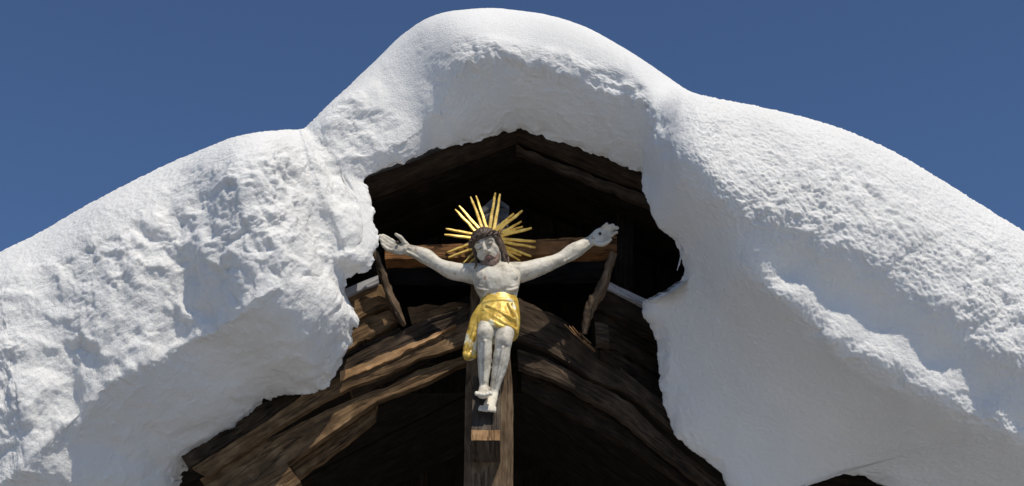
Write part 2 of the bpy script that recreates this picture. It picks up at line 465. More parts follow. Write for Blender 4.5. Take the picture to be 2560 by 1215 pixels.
    n = np.cross(du, dv); n /= np.linalg.norm(n, axis=2, keepdims=True) + 1e-12
    toc = CAM - front; toc /= np.linalg.norm(toc, axis=2, keepdims=True)
    sgn = np.sign((n * toc).sum(2, keepdims=True)); sgn[sgn == 0] = 1
    n = n * sgn
    f = front.reshape(-1, 3)
    wv = np.stack([fbm(f * 5 + 3.1, 3), fbm(f * 5 + 31.7, 3), fbm(f * 5 + 77.9, 3)], 1)
    fw = f + 0.06 * wv
    lump = fbm(fw * 3.2, 3)                                   # broad heaps
    mid = fbm(fw * 9.0 + 5, 4, gain=.55)                      # broken surface
    bil = np.abs(perlin(fw * 8 + 9)) + .42 * np.abs(perlin(fw * 19 + 2)) + .22 * np.abs(perlin(fw * 47 + 4))
    fine_ = fbm(f * 60, 3, gain=.6)
    patch = np.clip(fbm(f * 3.1 + 40, 3) * 2.4 + .45, 0, 1)    # where the surface is broken
    sh = (nu, nv)
    lump, mid, bil, fine_, patch = (a.reshape(sh) for a in (lump, mid, bil, fine_, patch))
    soft = fbm(fw * 5.5 + 60, 2).reshape(sh)
    A_s = .022 * lit * (left + .8 * cap + .55 * right)
    A_l = .026 * (.7 + .3 * lit) * (left + .8 * cap + .8 * right * (.25 + .75 * lit))
    A_m = .017 * (.4 + .6 * lit * (.15 + .85 * patch)) * (left + .9 * cap + .95 * right * (.15 + .85 * lit))
    A_b = .021 * lit * (.08 + .92 * patch) * (left + 1.0 * cap + .75 * right)
    gran = (np.abs(perlin(fw * 38 + 1)) + .6 * np.abs(perlin(fw * 80 + 6))).reshape(sh)
    A_g = .007 * (.15 + .85 * lit * np.maximum(g(vv, -.05, .25), right)) * (1.2 * right + .35 * cap + .3 * left) * captop * topfade
    A_f = .0036 * (.6 + .4 * lit) * (.8 * left + .8 * cap + 1.35 * right)
    edge = np.exp(-((vv + 1) / .10) ** 2)
    damp = topfade * captop + .0
    disp = (A_l * lump + A_s * soft + A_m * mid + A_b * (bil - .35)) * (damp * .92 + .08) + A_g * (gran - .3) + A_f * fine_ * (.25 + .75 * captop)
    disp += edge * (.018 * mid + .020 * (bil - .35)) * (left * 1.0 + cap * .7 + right * .45)
    front = front + n * disp[..., None]
    # ---- close the body: over the top, back along the roof, return below
    Sx = front[:, -1]; Lx = front[:, 0]
    t_s = (Sx - CAM) @ VD
    ang = np.linspace(0, 1, 14)[1:]
    top = Sx[:, None] + np.stack([0 * ang, 1.9 * ang ** 1.4, .10 * np.sin(ang * math.pi) - .25 * ang], -1)[None]
    in1 = PT(Lp[:, 0] + .10 * (T - Lp)[:, 0], Lp[:, 1] + .10 * (T - Lp)[:, 1], t0 + .10)
    in2 = PT(Lp[:, 0] + .35 * (T - Lp)[:, 0] + .1 * (S - T)[:, 0], Lp[:, 1] + .35 * (T - Lp)[:, 1] + .1 * (S - T)[:, 1], t0 + .26)
    bb = top[:, -1] + np.array([0, 0, -.12])
    in3 = PT(Lp[:, 0] + .62 * (S - Lp)[:, 0], Lp[:, 1] + .62 * (S - Lp)[:, 1], np.maximum(t0, t_s) + .34)
    back = np.stack([bb, in3 + .5 * (bb - in3), in3, .5 * (in2 + in3), in2, in1], 1)
    pts = np.concatenate([front, top, back], 1)
    me = grid_mesh('snow_blanket', pts, closed_v=True)
    # cap both ends
    bm = bmesh.new(); bm.from_mesh(me); bm.verts.ensure_lookup_table()
    m = pts.shape[1]
    for base, rev in ((0, False), ((nu - 1) * m, True)):
        vs = [bm.verts[base + k] for k in range(0, m)]
        try:
            fce = bm.faces.new(vs if rev else vs[::-1])
        except Exception:
            pass
    bm.to_mesh(me); bm.free()
    return me

snow = link('snow_blanket', build_snow(), M_SNOW)
tag(snow, 'thick white snow blanket draped over the wooden gable roof', 'snow')

# ------------------------------------------------------------------ timber pieces
def strip(name, top, bot, y, depth, mat, parent, rough=.006, seg=.014, y2=None, label=None, wob=1.0):
    """a timber seen from the front: upper and lower edge as photo positions on the plane y, going back by depth"""
    tp, bt = np.asarray(top, float), np.asarray(bot, float)
    n = max(6, int(np.linalg.norm(np.diff(resample(tp, 30), axis=0), axis=1).sum() * .002 / seg))
    tp, bt = resample(tp, n), resample(bt, n)
    hgt = np.linalg.norm(tp - bt, axis=1).mean() * .002
    m = max(3, int(hgt / seg) + 1)
    f = np.linspace(0, 1, m)
    px = tp[:, None] + (bt - tp)[:, None] * f[None, :, None]
    ys = np.linspace(y, y if y2 is None else y2, n)[:, None].repeat(m, 1)
    fr = P(px[..., 0], px[..., 1], ys)
    s_ = np.concatenate([[0], np.cumsum(np.linalg.norm(np.diff(fr[:, m // 2], axis=0), axis=1))])
    off = rng.uniform(0, 50)
    # rough-hewn relief running along the timber
    q = np.stack([s_[:, None].repeat(m, 1) * 2.2 + off, (f * hgt)[None].repeat(n, 0) * 42, np.zeros((n, m))], -1).reshape(-1, 3)
    d = (.6 * fbm(q, 4, gain=.6) - 1.1 * np.clip(.16 - np.abs(perlin(q * .7 + 9)), 0, 1) * 4).reshape(n, m)
    fr[..., 1] -= rough * d
    qe = np.stack([s_ * 14 + off, np.zeros(n), np.zeros(n)], 1)
    fr[:, 0, 2] += wob * rough * fbm(qe + 5, 3); fr[:, -1, 2] += wob * rough * fbm(qe + 55, 3)
    b0 = fr[:, -1] + np.array([0, depth, 0]); b1 = fr[:, 0] + np.array([0, depth, 0])
    loop = np.concatenate([fr, b0[:, None], b1[:, None]], 1)
    U = s_[:, None].repeat(m + 2, 1) + off
    Vv = np.concatenate([f * hgt, [hgt + depth, -depth]])[None].repeat(n, 0)
    # end faces as extra rows collapsed
    mid0 = loop[0].mean(0)[None, None].repeat(m + 2, 1); mid1 = loop[-1].mean(0)[None, None].repeat(m + 2, 1)
    pts = np.concatenate([mid0, loop, mid1], 0)
    uv = np.stack([np.concatenate([U[:1] - .03, U, U[-1:] + .03]), np.concatenate([Vv[:1], Vv, Vv[-1:]])], -1)
    me = grid_mesh(name, pts, closed_v=True, smooth=False, uv=uv)
    o = link(name, me, mat, parent)
    if label: o['label'] = label
    return o

def box8(name, c, mat, parent, label=None, nl=10, rough=.003):
    """plank from eight corners: c[0..3] one end ring, c[4..7] the other"""
    a, b = np.array(c[:4], float), np.array(c[4:], float)
    f = np.linspace(0, 1, nl)[:, None, None]
    ring = a[None] * (1 - f) + b[None] * f
    ln = np.linalg.norm(b.mean(0) - a.mean(0))
    off = rng.uniform(0, 50)
    q = np.stack([np.linspace(0, ln * 3, nl)[:, None].repeat(4, 1) + off, np.arange(4)[None].repeat(nl, 0) * 3.7, np.zeros((nl, 4))], -1).reshape(-1, 3)
    for k in range(3):
        ring[..., k] += rough * fbm(q + 11 * k, 3).reshape(nl, 4)
    pts = np.concatenate([ring[:1].mean(1, keepdims=True).repeat(4, 1), ring, ring[-1:].mean(1, keepdims=True).repeat(4, 1)], 0)
    e = [0] + [np.linalg.norm(a[(k + 1) % 4] - a[k]) for k in range(3)]
    Vv = np.cumsum(e)[None].repeat(nl + 2, 0)
    U = np.concatenate([[-.02], np.linspace(0, ln, nl), [ln + .02]])[:, None].repeat(4, 1) + off
    me = grid_mesh(name, pts, closed_v=True, smooth=False, uv=np.stack([U, Vv], -1))
    o = link(name, me, mat, parent)
    if label: o['label'] = label
    return o

# ---- the little gabled hood over the cross
hood = empty('gabled_hood', 'small gabled hood of dark boards under the snow peak, sheltering the crucifix', 'roof hood')
hood.location = (0, 0, 0)
ap = P(1297, 318, -.13); el = P(905, 466, -.13); er = P(1618, 446, -.13)
dl = (el - ap); dr = (er - ap)
ap = ap + np.array([0, 0, .0])
widths = [.15, .17, .15, .18, .16, .15]
for side, d, ext in ((-1, dl, 1.75), (1, dr, 2.1)):
    yy = -.135
    for k, w_ in enumerate(widths):
        dz = -.012 * (k % 2) - (.0 if k else .0) + rng.uniform(-.006, .006)
        p0 = ap + np.array([0, 0, dz]) - d * .02; p1 = ap + d * ext + np.array([0, 0, dz])
        nrm = np.array([-d[2], 0, d[0]]); nrm = nrm / np.linalg.norm(nrm) * (1 if nrm[2] > 0 else -1)
        th = .045 if k == 0 else .03
        up = nrm * .03; dn = -nrm * (th - .03)
        mk = lambda p, y0, y1: [np.array([p[0], y0, p[2]]) + dn, np.array([p[0], y1, p[2]]) + dn, np.array([p[0], y1, p[2]]) + up, np.array([p[0], y0, p[2]]) + up]
        box8('roof_board', mk(p0, yy, yy + w_ - .012) + mk(p1, yy, yy + w_ - .012), M_DARK if k else M_MIDD, hood, nl=24, rough=.007)
        yy += w_
    # inner edge board, ragged, a hand's width behind the front one
    q0 = ap + d * .04 + np.array([0, 0, -.055]); q1 = ap + d * 1.5 + np.array([0, 0, -.055])
hw_y = .62
slope_z = lambda x: (ap[2] + dl[2] / dl[0] * (x - ap[0])) if x < ap[0] else (ap[2] + dr[2] / dr[0] * (x - ap[0]))
x = -1.15
while x < 1.35:
    w_ = rng.uniform(.12, .18)
    za, zb = slope_z(x) - .03, slope_z(x + w_ - .008) - .03
    y0 = hw_y + rng.uniform(-.008, .008)
    c = [np.array([x, y0, 4.55]), np.array([x, y0 + .03, 4.55]), np.array([x + w_ - .008, y0 + .03, 4.55]), np.array([x + w_ - .008, y0, 4.55])]
    e = [np.array([x, y0, za]), np.array([x, y0 + .03, za]), np.array([x + w_ - .008, y0 + .03, zb]), np.array([x + w_ - .008, y0, zb])]
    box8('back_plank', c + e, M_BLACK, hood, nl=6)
    x += w_
for xa, xb in ((-1.2, ap[0]), (ap[0], 1.4)):
    za, zb = slope_z(xa) - .02, slope_z(xb) - .02
    y0, y1 = hw_y + .05, hw_y + .08
    V3 = lambda x_, y_, z_: np.array([x_, y_, z_])
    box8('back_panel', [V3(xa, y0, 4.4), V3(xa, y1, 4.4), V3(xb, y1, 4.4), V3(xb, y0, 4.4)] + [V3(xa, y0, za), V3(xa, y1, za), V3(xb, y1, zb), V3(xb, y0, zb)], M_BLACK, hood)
strip('ragged_edge_board', [(1290,362),(1360,392),(1450,425),(1540,458),(1640,500),(1700,520)], [(1290,380),(1360,408),(1450,446),(1540,480),(1640,524),(1700,545)], -.02, .03, M_MIDD, hood, rough=.012)
strip('ragged_edge_board', [(880,492),(940,466),(1010,440),(1080,414),(1150,390)], [(880,506),(940,480),(1010,453),(1080,426),(1150,402)], -.02, .03, M_MIDD, hood, rough=.012)
strip('cross_tie', [(985,655),(1200,656),(1520,650)], [(985,712),(1200,714),(1520,706)], .34, .12, M_BLACK, hood)
strip('hood_post', [(1545,470),(1535,800)], [(1585,470),(1580,800)], .30, .1, M_BLACK, hood)
strip('hood_post', [(905,500),(905,800)], [(950,500),(950,800)], .30, .1, M_BLACK, hood)

# ---- main gable below
gable = empty('timber_gable', 'old timber gable with paired rafters meeting behind the cross post', 'building')
strip('rafter', [(1172,757),(1100,786),(1023,818),(923,866),(848,908),(740,952),(600,1012),(430,1100)],
      [(1176,800),(1100,832),(1040,858),(930,905),(852,940),(760,990),(640,1070),(470,1170)], .0, .05, M_MIDD, gable, rough=.007, wob=.5, label='upper board of the left rafter, dull brown')
strip('rafter', [(1176,800),(1100,830),(1040,855),(930,902),(850,940),(760,985),(640,1070),(480,1170)],
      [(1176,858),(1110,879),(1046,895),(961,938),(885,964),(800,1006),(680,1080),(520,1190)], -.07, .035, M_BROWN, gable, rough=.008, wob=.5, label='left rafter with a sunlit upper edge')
strip('split_edge', [(1140,810),(1090,833),(1040,853),(985,874),(930,899),(850,930)], [(1140,816),(1090,842),(1040,866),(985,894),(930,920),(850,950)], -.085, .05, M_FRESH, gable, rough=.012, label='pale split edge of the left rafter catching the sun')
strip('rafter', [(1176,886),(1110,904),(1046,924),(961,968),(885,996),(800,1034),(680,1092),(500,1200)],
      [(1176,905),(1146,914),(1065,957),(942,1002),(829,1082),(729,1151),(640,1215),(560,1270)], -.02, .05, M_BROWN, gable, rough=.008, wob=.5, label='lower left rafter below the dark wavy gap')
strip('brace', [(942,1008),(880,1046),(800,1104),(724,1156)], [(938,1046),(890,1086),(830,1132),(745,1194)], .07, .05, M_BROWN, gable, rough=.006, label='short plank under the left rafter')
strip('board_end', [(716,1158),(640,1200),(560,1250)], [(752,1205),(690,1250),(620,1300)], -.06, .06, M_BROWN, gable, rough=.006)
strip('packing_board', [(1018,768),(1075,760),(1130,757),(1168,757)], [(1030,812),(1075,800),(1130,786),(1172,772)], .14, .05, M_BROWN, gable, rough=.012)
# right hand side
strip('rafter', [(1296,744),(1379,784),(1422,808),(1466,851),(1541,910),(1600,959),(1660,1003),(1760,1080)],
      [(1293,846),(1374,878),(1428,910),(1482,948),(1552,972),(1600,1005),(1660,1060),(1760,1140)], .03, .04, M_MIDD, gable, rough=.008, y2=.22, label='right upper rafter, dark and shaded')
strip('rafter', [(1293,872),(1358,894),(1401,912),(1449,943),(1509,970),(1579,1010),(1627,1060),(1708,1130),(1794,1200),(1880,1270)],
      [(1296,916),(1385,948),(1455,986),(1530,1029),(1573,1062),(1640,1120),(1681,1153),(1760,1215),(1850,1290)], .05, .05, M_MIDD, gable, rough=.009, y2=.34, label='lower right rafter below the dark gap')
strip('brace', [(1304,926),(1385,955),(1455,992),(1530,1036),(1573,1069),(1640,1127),(1681,1160),(1770,1240)],
      [(1304,968),(1347,991),(1466,1056),(1568,1110),(1640,1160),(1719,1215),(1790,1270)], .14, .05, M_DARK, gable, rough=.006, y2=.40, label='long plank under the right rafter')
for k in range(9):
    f = k / 8
    x0, y0 = 1416 + 60 * f + rng.uniform(-5, 5), 806 + 52 * f + rng.uniform(-6, 6)
    L_ = rng.uniform(14, 44); a = R(rng.uniform(38, 52))
    strip('splinter', [(x0, y0), (x0 + L_ * math.cos(a), y0 + L_ * math.sin(a))],
          [(x0 - .8, y0 + 1.4), (x0 + L_ * math.cos(a) - .4, y0 + L_ * math.sin(a) + .6)], .02, .012, M_FRESH, gable, rough=.0006, y2=.006)
# stacked roof layers left and right
strip('grey_roofing', [(790,755),(865,721),(945,688)], [(790,775),(868,740),(946,706)], -.02, .9, M_GREY, gable, rough=.002, label='grey board end on the left roof layers')
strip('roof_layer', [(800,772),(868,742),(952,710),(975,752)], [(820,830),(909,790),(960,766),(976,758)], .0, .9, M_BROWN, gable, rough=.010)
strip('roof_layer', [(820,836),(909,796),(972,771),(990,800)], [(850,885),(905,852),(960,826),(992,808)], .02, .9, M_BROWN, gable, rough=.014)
strip('roof_layer', [(860,868),(905,856),(960,832),(1000,818)], [(860,905),(915,872),(965,846),(1000,826)], .05, .5, M_MIDD, gable, rough=.014)
strip('grey_roofing', [(1519,702),(1560,722),(1608,745),(1720,795)], [(1513,718),(1556,738),(1602,759),(1720,812)], -.02, .9, M_GREY, gable, rough=.002, y2=.16, label='grey board end on the right roof layers')
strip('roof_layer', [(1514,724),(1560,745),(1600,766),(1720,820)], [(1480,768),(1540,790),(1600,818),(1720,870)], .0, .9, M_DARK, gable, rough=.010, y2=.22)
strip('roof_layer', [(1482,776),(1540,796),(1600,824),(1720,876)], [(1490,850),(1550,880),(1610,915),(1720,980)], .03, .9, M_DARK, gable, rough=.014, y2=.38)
strip('roof_layer', [(1487,805),(1520,812)], [(1490,856),(1524,862)], .0, .06, M_MIDD, gable, rough=.010)
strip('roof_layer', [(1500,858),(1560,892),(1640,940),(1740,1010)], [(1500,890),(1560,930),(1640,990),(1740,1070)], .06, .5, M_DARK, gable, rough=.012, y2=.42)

# roof boards running back from the rafters, and the far plank wall inside the gable
def roof_run(pa, pb, side):
    a, b = P(*pa, .14), P(*pb, .14)
    d = b - a
    nrm = np.array([-d[2], 0, d[0]]); nrm = nrm / np.linalg.norm(nrm) * (1 if nrm[2] > 0 else -1)
    yy = .14
    for k in range(9):
        w_ = .235
        dz = rng.uniform(-.006, .006)
        p0, p1 = a - d * .04, a + d * 2.0
        yo = .6 if side > 0 else .15
        mk = lambda p, o_: [np.array([p[0], o_ + yy, p[2] + dz]), np.array([p[0], o_ + yy + w_ - .01, p[2] + dz]), np.array([p[0], o_ + yy + w_ - .01, p[2] + dz]) + nrm * .03, np.array([p[0], o_ + yy, p[2] + dz]) + nrm * .03]
        box8('roof_board', mk(p0, 0) + mk(p1, yo), M_BLACK, gable, nl=8)
        yy += w_
roof_run((1225, 730), (560, 1045), -1)
roof_run((1235, 735), (1800, 1090), 1)
x = -2.2
while x < 2.4:
    w_ = rng.uniform(.15, .2)
    y0 = 2.2 + rng.uniform(-.006, .006)
    c = [np.array([x, y0, 0]), np.array([x, y0 + .03, 0]), np.array([x + w_ - .002, y0 + .03, 0]), np.array([x + w_ - .002, y0, 0])]
    e = [p + np.array([0, 0, 5.1 - .45 * abs(x + .1)]) for p in c]
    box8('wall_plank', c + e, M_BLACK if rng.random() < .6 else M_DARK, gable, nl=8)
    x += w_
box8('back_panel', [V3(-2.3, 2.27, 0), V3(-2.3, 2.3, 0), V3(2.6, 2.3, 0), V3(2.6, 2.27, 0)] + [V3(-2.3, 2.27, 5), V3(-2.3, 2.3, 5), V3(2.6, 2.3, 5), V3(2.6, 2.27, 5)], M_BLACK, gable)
# eave board seen through the gap at the lower right
strip('eave_board', [(1960,1120),(2250,1150)], [(1960,1290),(2250,1330)], .42, .05, M_DARK, gable)

# ------------------------------------------------------------------ cross
cross = empty('wooden_cross', 'tall weathered wooden cross standing before the gable, carrying the carved figure', 'cross')
def post():
    n = 60
    zt = P(1240, 585, .0)[2]
    zs = np.linspace(0, zt, n)
    xl, xr, xs = P(1160, 1150, -.10)[0], P(1255, 1150, -.10)[0], P(1283, 1150, .0)[0]
    tops = np.interp(zs, [0, zt - .9, zt], [1, 1, .62])
    rows = []
    cx = .5 * (xl + xr)
    for z, sc in zip(zs, tops):
        rows.append([(cx + (xl - cx) * sc, -.10, z), (cx + (xr - .012 - cx) * sc, -.10, z), (cx + (xr - cx) * sc, -.092, z), (cx + (xs - cx) * sc, .0, z), (cx + (xs - cx) * sc, .10, z), (cx + (xl - cx) * sc, .10, z)])
    r = np.array(rows)
    q = r.reshape(-1, 3) * np.array([20, 20, 3])
    r[..., 1] += .004 * fbm(q, 3).reshape(n, 6); r[..., 0] += .003 * fbm(q + 9, 3).reshape(n, 6)
    r = np.concatenate([r[:1].mean(1, keepdims=True).repeat(6, 1), r, r[-1:].mean(1, keepdims=True).repeat(6, 1) + np.array([.0, 0, .02])])
    v = np.array([0, .17, .19, .31, .41, .64])[None].repeat(n + 2, 0)
    u = np.concatenate([[zs[0]], zs, [zs[-1]]])[:, None].repeat(6, 1)
    me = grid_mesh('post', r, closed_v=True, smooth=False, uv=np.stack([u, v], -1))
    return link('post', me, M_POST, cross)
post()
strip('crossbeam', [(962,616),(1045,613),(1173,608),(1337,598),(1460,593),(1542,590)], [(962,648),(1045,645),(1173,643),(1337,636),(1460,630),(1542,627)], -.04, .10, M_CROSS, cross, rough=.004)
strip('post_top', [(1202,522),(1228,503),(1254,502),(1273,514)], [(1212,600),(1232,600),(1252,600),(1268,600)], -.11, .1, M_GREYD, cross, rough=.012, label='grey worn top of the post behind the golden rays')
# foot block with a sloping face
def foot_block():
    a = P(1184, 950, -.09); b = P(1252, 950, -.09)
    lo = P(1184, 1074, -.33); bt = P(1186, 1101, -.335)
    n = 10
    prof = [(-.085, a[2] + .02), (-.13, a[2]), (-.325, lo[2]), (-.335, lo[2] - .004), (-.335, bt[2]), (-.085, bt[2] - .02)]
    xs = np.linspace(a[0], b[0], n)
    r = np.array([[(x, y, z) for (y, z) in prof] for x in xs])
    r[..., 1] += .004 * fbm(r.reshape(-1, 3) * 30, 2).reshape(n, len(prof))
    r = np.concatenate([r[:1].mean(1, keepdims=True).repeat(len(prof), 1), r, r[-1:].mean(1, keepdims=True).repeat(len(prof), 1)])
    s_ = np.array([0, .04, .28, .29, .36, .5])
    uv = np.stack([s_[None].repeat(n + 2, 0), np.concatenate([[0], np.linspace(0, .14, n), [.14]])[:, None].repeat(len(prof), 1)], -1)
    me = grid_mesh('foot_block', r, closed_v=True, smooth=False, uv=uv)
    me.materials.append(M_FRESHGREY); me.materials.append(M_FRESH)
    for p in me.polygons:                      # front end painted paler, its sunlit look put into the colour
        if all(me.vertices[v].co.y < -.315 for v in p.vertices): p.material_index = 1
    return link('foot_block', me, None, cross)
M_FRESHGREY = wood_mat('worn_shaded_block', (0.02, 0.015, 0.011), (0.07, 0.055, 0.042), (0.15, 0.12, 0.095), grain=40)  # shade on the sloping face and underside is put into this dark colour
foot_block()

# ------------------------------------------------------------------ crooked branches
def branch(name, pts, label):
    k = crspline(pts, 60)
    c = P(k[:, 0], k[:, 1], k[:, 2])
    ns = 18
    a = np.linspace(0, 2 * math.pi, ns, endpoint=False)
    tg = np.gradient(c, axis=0); tg /= np.linalg.norm(tg, axis=1)[:, None]
    sx = np.cross(tg, np.array([0, 1., 0])); sx /= np.linalg.norm(sx, axis=1)[:, None]
    sy = np.cross(sx, tg)
    rr = k[:, 3, None] * .002 * (1 + 0 * a)[None]
    ring = c[:, None] + rr[..., None] * (np.cos(a)[None, :, None] * sx[:, None] + np.sin(a)[None, :, None] * sy[:, None])
    q = ring.reshape(-1, 3)
    dn = fbm(q * np.array([40, 40, 14.]), 3).reshape(60, ns)
    dirs = ring - c[:, None]
    ring = c[:, None] + dirs * (1 + .38 * dn[..., None])
    L_ = np.concatenate([[0], np.cumsum(np.linalg.norm(np.diff(c, axis=0), axis=1))])
    uv = np.stack([L_[:, None].repeat(ns, 1), (a / 6.28 * .2)[None].repeat(60, 0)], -1)
    ring = np.concatenate([ring[:1].mean(1, keepdims=True).repeat(ns, 1), ring, ring[-1:].mean(1, keepdims=True).repeat(ns, 1)])
    uv = np.concatenate([uv[:1], uv, uv[-1:]])
    o = link(name, grid_mesh(name, ring, closed_v=True, uv=uv), M_BRANCH)
    return tag(o, label, 'branch', 'crooked branch struts beside the figure')
branch('crooked_branch', [(936,628,-.12,7),(946,655,-.11,8.5),(958,690,-.09,9.5),(972,730,-.07,10),(988,765,-.05,10.5),(1000,795,-.03,10),(1012,815,-.01,5)], 'slender crooked branch under the palm with spread thumb, beside the snow')
branch('crooked_branch', [(1534,632,-.12,8),(1524,665,-.11,10),(1513,700,-.09,11),(1500,728,-.07,12.5),(1484,752,-.05,14),(1474,775,-.04,13),(1466,805,-.02,10),(1462,835,.0,6)], 'thick knotty crooked branch under the curled hand, touching the dark rafter')

# ------------------------------------------------------------------ carved figure
figure = empty('carved_figure', 'carved white figure with outstretched arms, golden loincloth and halo on the cross', 'statue')
FB = bmesh.new()
SC = .00197
def ell_tube(bm, keys, n=None, ns=20, depth_axis=(0, -1, 0), wsc=1.0):
    """keys: (px, py, y, half width px, half depth px)"""
    k = np.asarray(keys, float) * np.array([1, 1, 1, wsc, wsc])
    n = n or max(8, 6 * len(k))
    k = crspline(k, n)
    c = P(k[:, 0], k[:, 1], k[:, 2])
    tg = np.gradient(c, axis=0); tg /= np.linalg.norm(tg, axis=1)[:, None] + 1e-9
    da = np.array(depth_axis, float)
    sx = np.cross(tg, da); sx /= np.linalg.norm(sx, axis=1)[:, None] + 1e-9
    sy = np.cross(sx, tg)
    a = np.linspace(0, 2 * math.pi, ns, endpoint=False)
    rows = []
    for i in range(n):
        rows.append([bm.verts.new(c[i] + k[i, 3] * SC * math.cos(t) * sx[i] + k[i, 4] * SC * math.sin(t) * sy[i]) for t in a])
    for i in range(n - 1):
        for j in range(ns):
            bm.faces.new((rows[i][j], rows[i][(j + 1) % ns], rows[i + 1][(j + 1) % ns], rows[i + 1][j]))
    bm.faces.new(rows[0][::-1]); bm.faces.new(rows[-1])

def ball(bm, c, r, mat=None, seg=16):
    m = Matrix.Translation(Vector(c)) @ (mat.to_4x4() if mat is not None else Matrix.Identity(4)) @ Matrix.Diagonal((*r, 1))
    bmesh.ops.create_uvsphere(bm, u_segments=seg, v_segments=seg // 2 + 2, radius=1, matrix=m)

def wtube(bm, pts, radii, ns=12, n=16, flat=1.0):
    """tube through local or world points"""
    k = crspline(np.concatenate([np.asarray(pts, float), np.asarray(radii, float)[:, None]], 1), n)
    c = k[:, :3]
    tg = np.gradient(c, axis=0); tg /= np.linalg.norm(tg, axis=1)[:, None] + 1e-9
    ref = np.array([0, -1., 0.2]); 
    sx = np.cross(tg, ref); l = np.linalg.norm(sx, axis=1); sx[l < .15] = np.cross(tg[l < .15], np.array([1., 0, 0])); sx /= np.linalg.norm(sx, axis=1)[:, None] + 1e-9
    sy = np.cross(sx, tg)
    a = np.linspace(0, 2 * math.pi, ns, endpoint=False)
    rows = [[bm.verts.new(c[i] + k[i, 3] * (math.cos(t) * sx[i] + flat * math.sin(t) * sy[i])) for t in a] for i in range(n)]
    for i in range(n - 1):
        for j in range(ns):
            bm.faces.new((rows[i][j], rows[i][(j + 1) % ns], rows[i + 1][(j + 1) % ns], rows[i + 1][j]))
    bm.faces.new(rows[0][::-1]); bm.faces.new(rows[-1])

# torso
ell_tube(FB, [(1236,640,-.225,19,19),(1238,656,-.215,24,22),(1240,668,-.21,44,27),(1241,684,-.215,57,35),(1242,702,-.225,57,40),(1244,720,-.225,53,39),(1246,738,-.215,46,34),(1247,756,-.21,42,31),(1247,780,-.21,46,34),(1245,805,-.215,48,36),(1242,828,-.22,42,30)], n=60, ns=36)
# pectorals, ribs, belly
for px_, w_ in ((1216, 27), (1268, 27)):
    ball(FB, P(px_, 690, -.268), (w_ * SC, .026, 20 * SC))
ball(FB, P(1246, 742, -.262), (26 * SC, .022, 22 * SC))
for sgn in (-1, 1):
    wtube(FB, [P(1243 + sgn * 5, 712, -.276), P(1243 + sgn * 18, 722, -.279), P(1243 + sgn * 33, 740, -.262)], [.006, .008, .006], n=12, ns=8)
    for k in range(3):
        wtube(FB, [P(1243 + sgn * 22, 708 + 9 * k, -.283), P(1243 + sgn * 40, 706 + 9 * k, -.272), P(1243 + sgn * 52, 700 + 9 * k, -.246)], [.003, .0075, .005], n=10, ns=8)
# collar bones, shoulders
for sgn in (-1, 1):
    wtube(FB, [P(1240 + sgn * 10, 672, -.262), P(1240 + sgn * 34, 668, -.258), P(1240 + sgn * 58, 670, -.235)], [.008, .009, .010], n=10, ns=8)
# arms
ell_tube(FB, [(1225,684,-.20,26,26),(1188,684,-.195,26,25),(1162,682,-.19,22,22),(1128,676,-.18,20.5,20),(1094,661,-.165,15.5,16),(1066,642,-.155,18.5,19),(1040,631,-.145,15.5,15),(1008,621,-.135,12,10)], n=50, wsc=1.05)
ell_tube(FB, [(1258,684,-.20,26,26),(1290,682,-.195,26,25),(1315,678,-.19,23,23),(1350,667,-.18,20.5,20),(1398,649,-.165,15.5,16),(1434,628,-.155,19,19),(1458,614,-.15,15.5,15),(1478,602,-.14,12.5,11)], n=50, wsc=1.05)
# tendons on the forearms
for a in ([(1090,650),(1060,634),(1020,619)], [(1085,664),(1055,648),(1015,628)], [(1400,640),(1440,619),(1475,599)], [(1408,655),(1445,632),(1478,608)]):
    wtube(FB, [P(x_, y_, -.182 + .008 * i) for i, (x_, y_) in enumerate(a)], [.006, .007, .004], n=10, ns=8)
# hand with spread thumb
ell_tube(FB, [(1016,624,-.135,12,10),(1002,624,-.138,14.5,9),(988,620,-.142,16,8),(975,612,-.145,14,7)], n=14)
for base, m1, m2, tip, r in (((990,607),(976,600),(966,593),(955,587),5.6), ((984,613),(972,606),(960,597),(948,588),5.8), ((980,619),(968,613),(958,605),(949,596),5.6), ((980,627),(967,622),(958,613),(953,604),5.0)):
    wtube(FB, [P(*base, -.150), P(*m1, -.156), P(*m2, -.162), P(*tip, -.160)], [r * SC, r * SC, r * SC * .9, r * SC * .6], n=14, ns=10)
wtube(FB, [P(1018,614,-.142), P(1007,602,-.156), P(1000,593,-.165), P(987,584,-.168)], [.0135, .0125, .0115, .007], n=14, ns=10)
# curled hand
ell_tube(FB, [(1474,604,-.14,12.5,10),(1486,598,-.142,17,10),(1502,590,-.145,22,9),(1518,583,-.147,21,8)], n=14)
for base, m1, m2, tip, r in (((1503,575),(1511,567),(1516,562),(1517,559),5.6), ((1513,576),(1523,568),(1530,564),(1533,563),5.8), ((1520,582),(1532,574),(1540,570),(1545,570),5.6), ((1522,592),(1532,586),(1539,582),(1543,580),5.0)):
    wtube(FB, [P(*base, -.152), P(*m1, -.164), P(*m2, -.174), P(*tip, -.186)], [r * SC, r * SC, r * SC * .95, r * SC * .7], n=14, ns=10)
wtube(FB, [P(1488,608,-.145), P(1504,611,-.158), P(1518,606,-.168), P(1529,597,-.172)], [.013, .012, .0105, .007], n=14, ns=10)
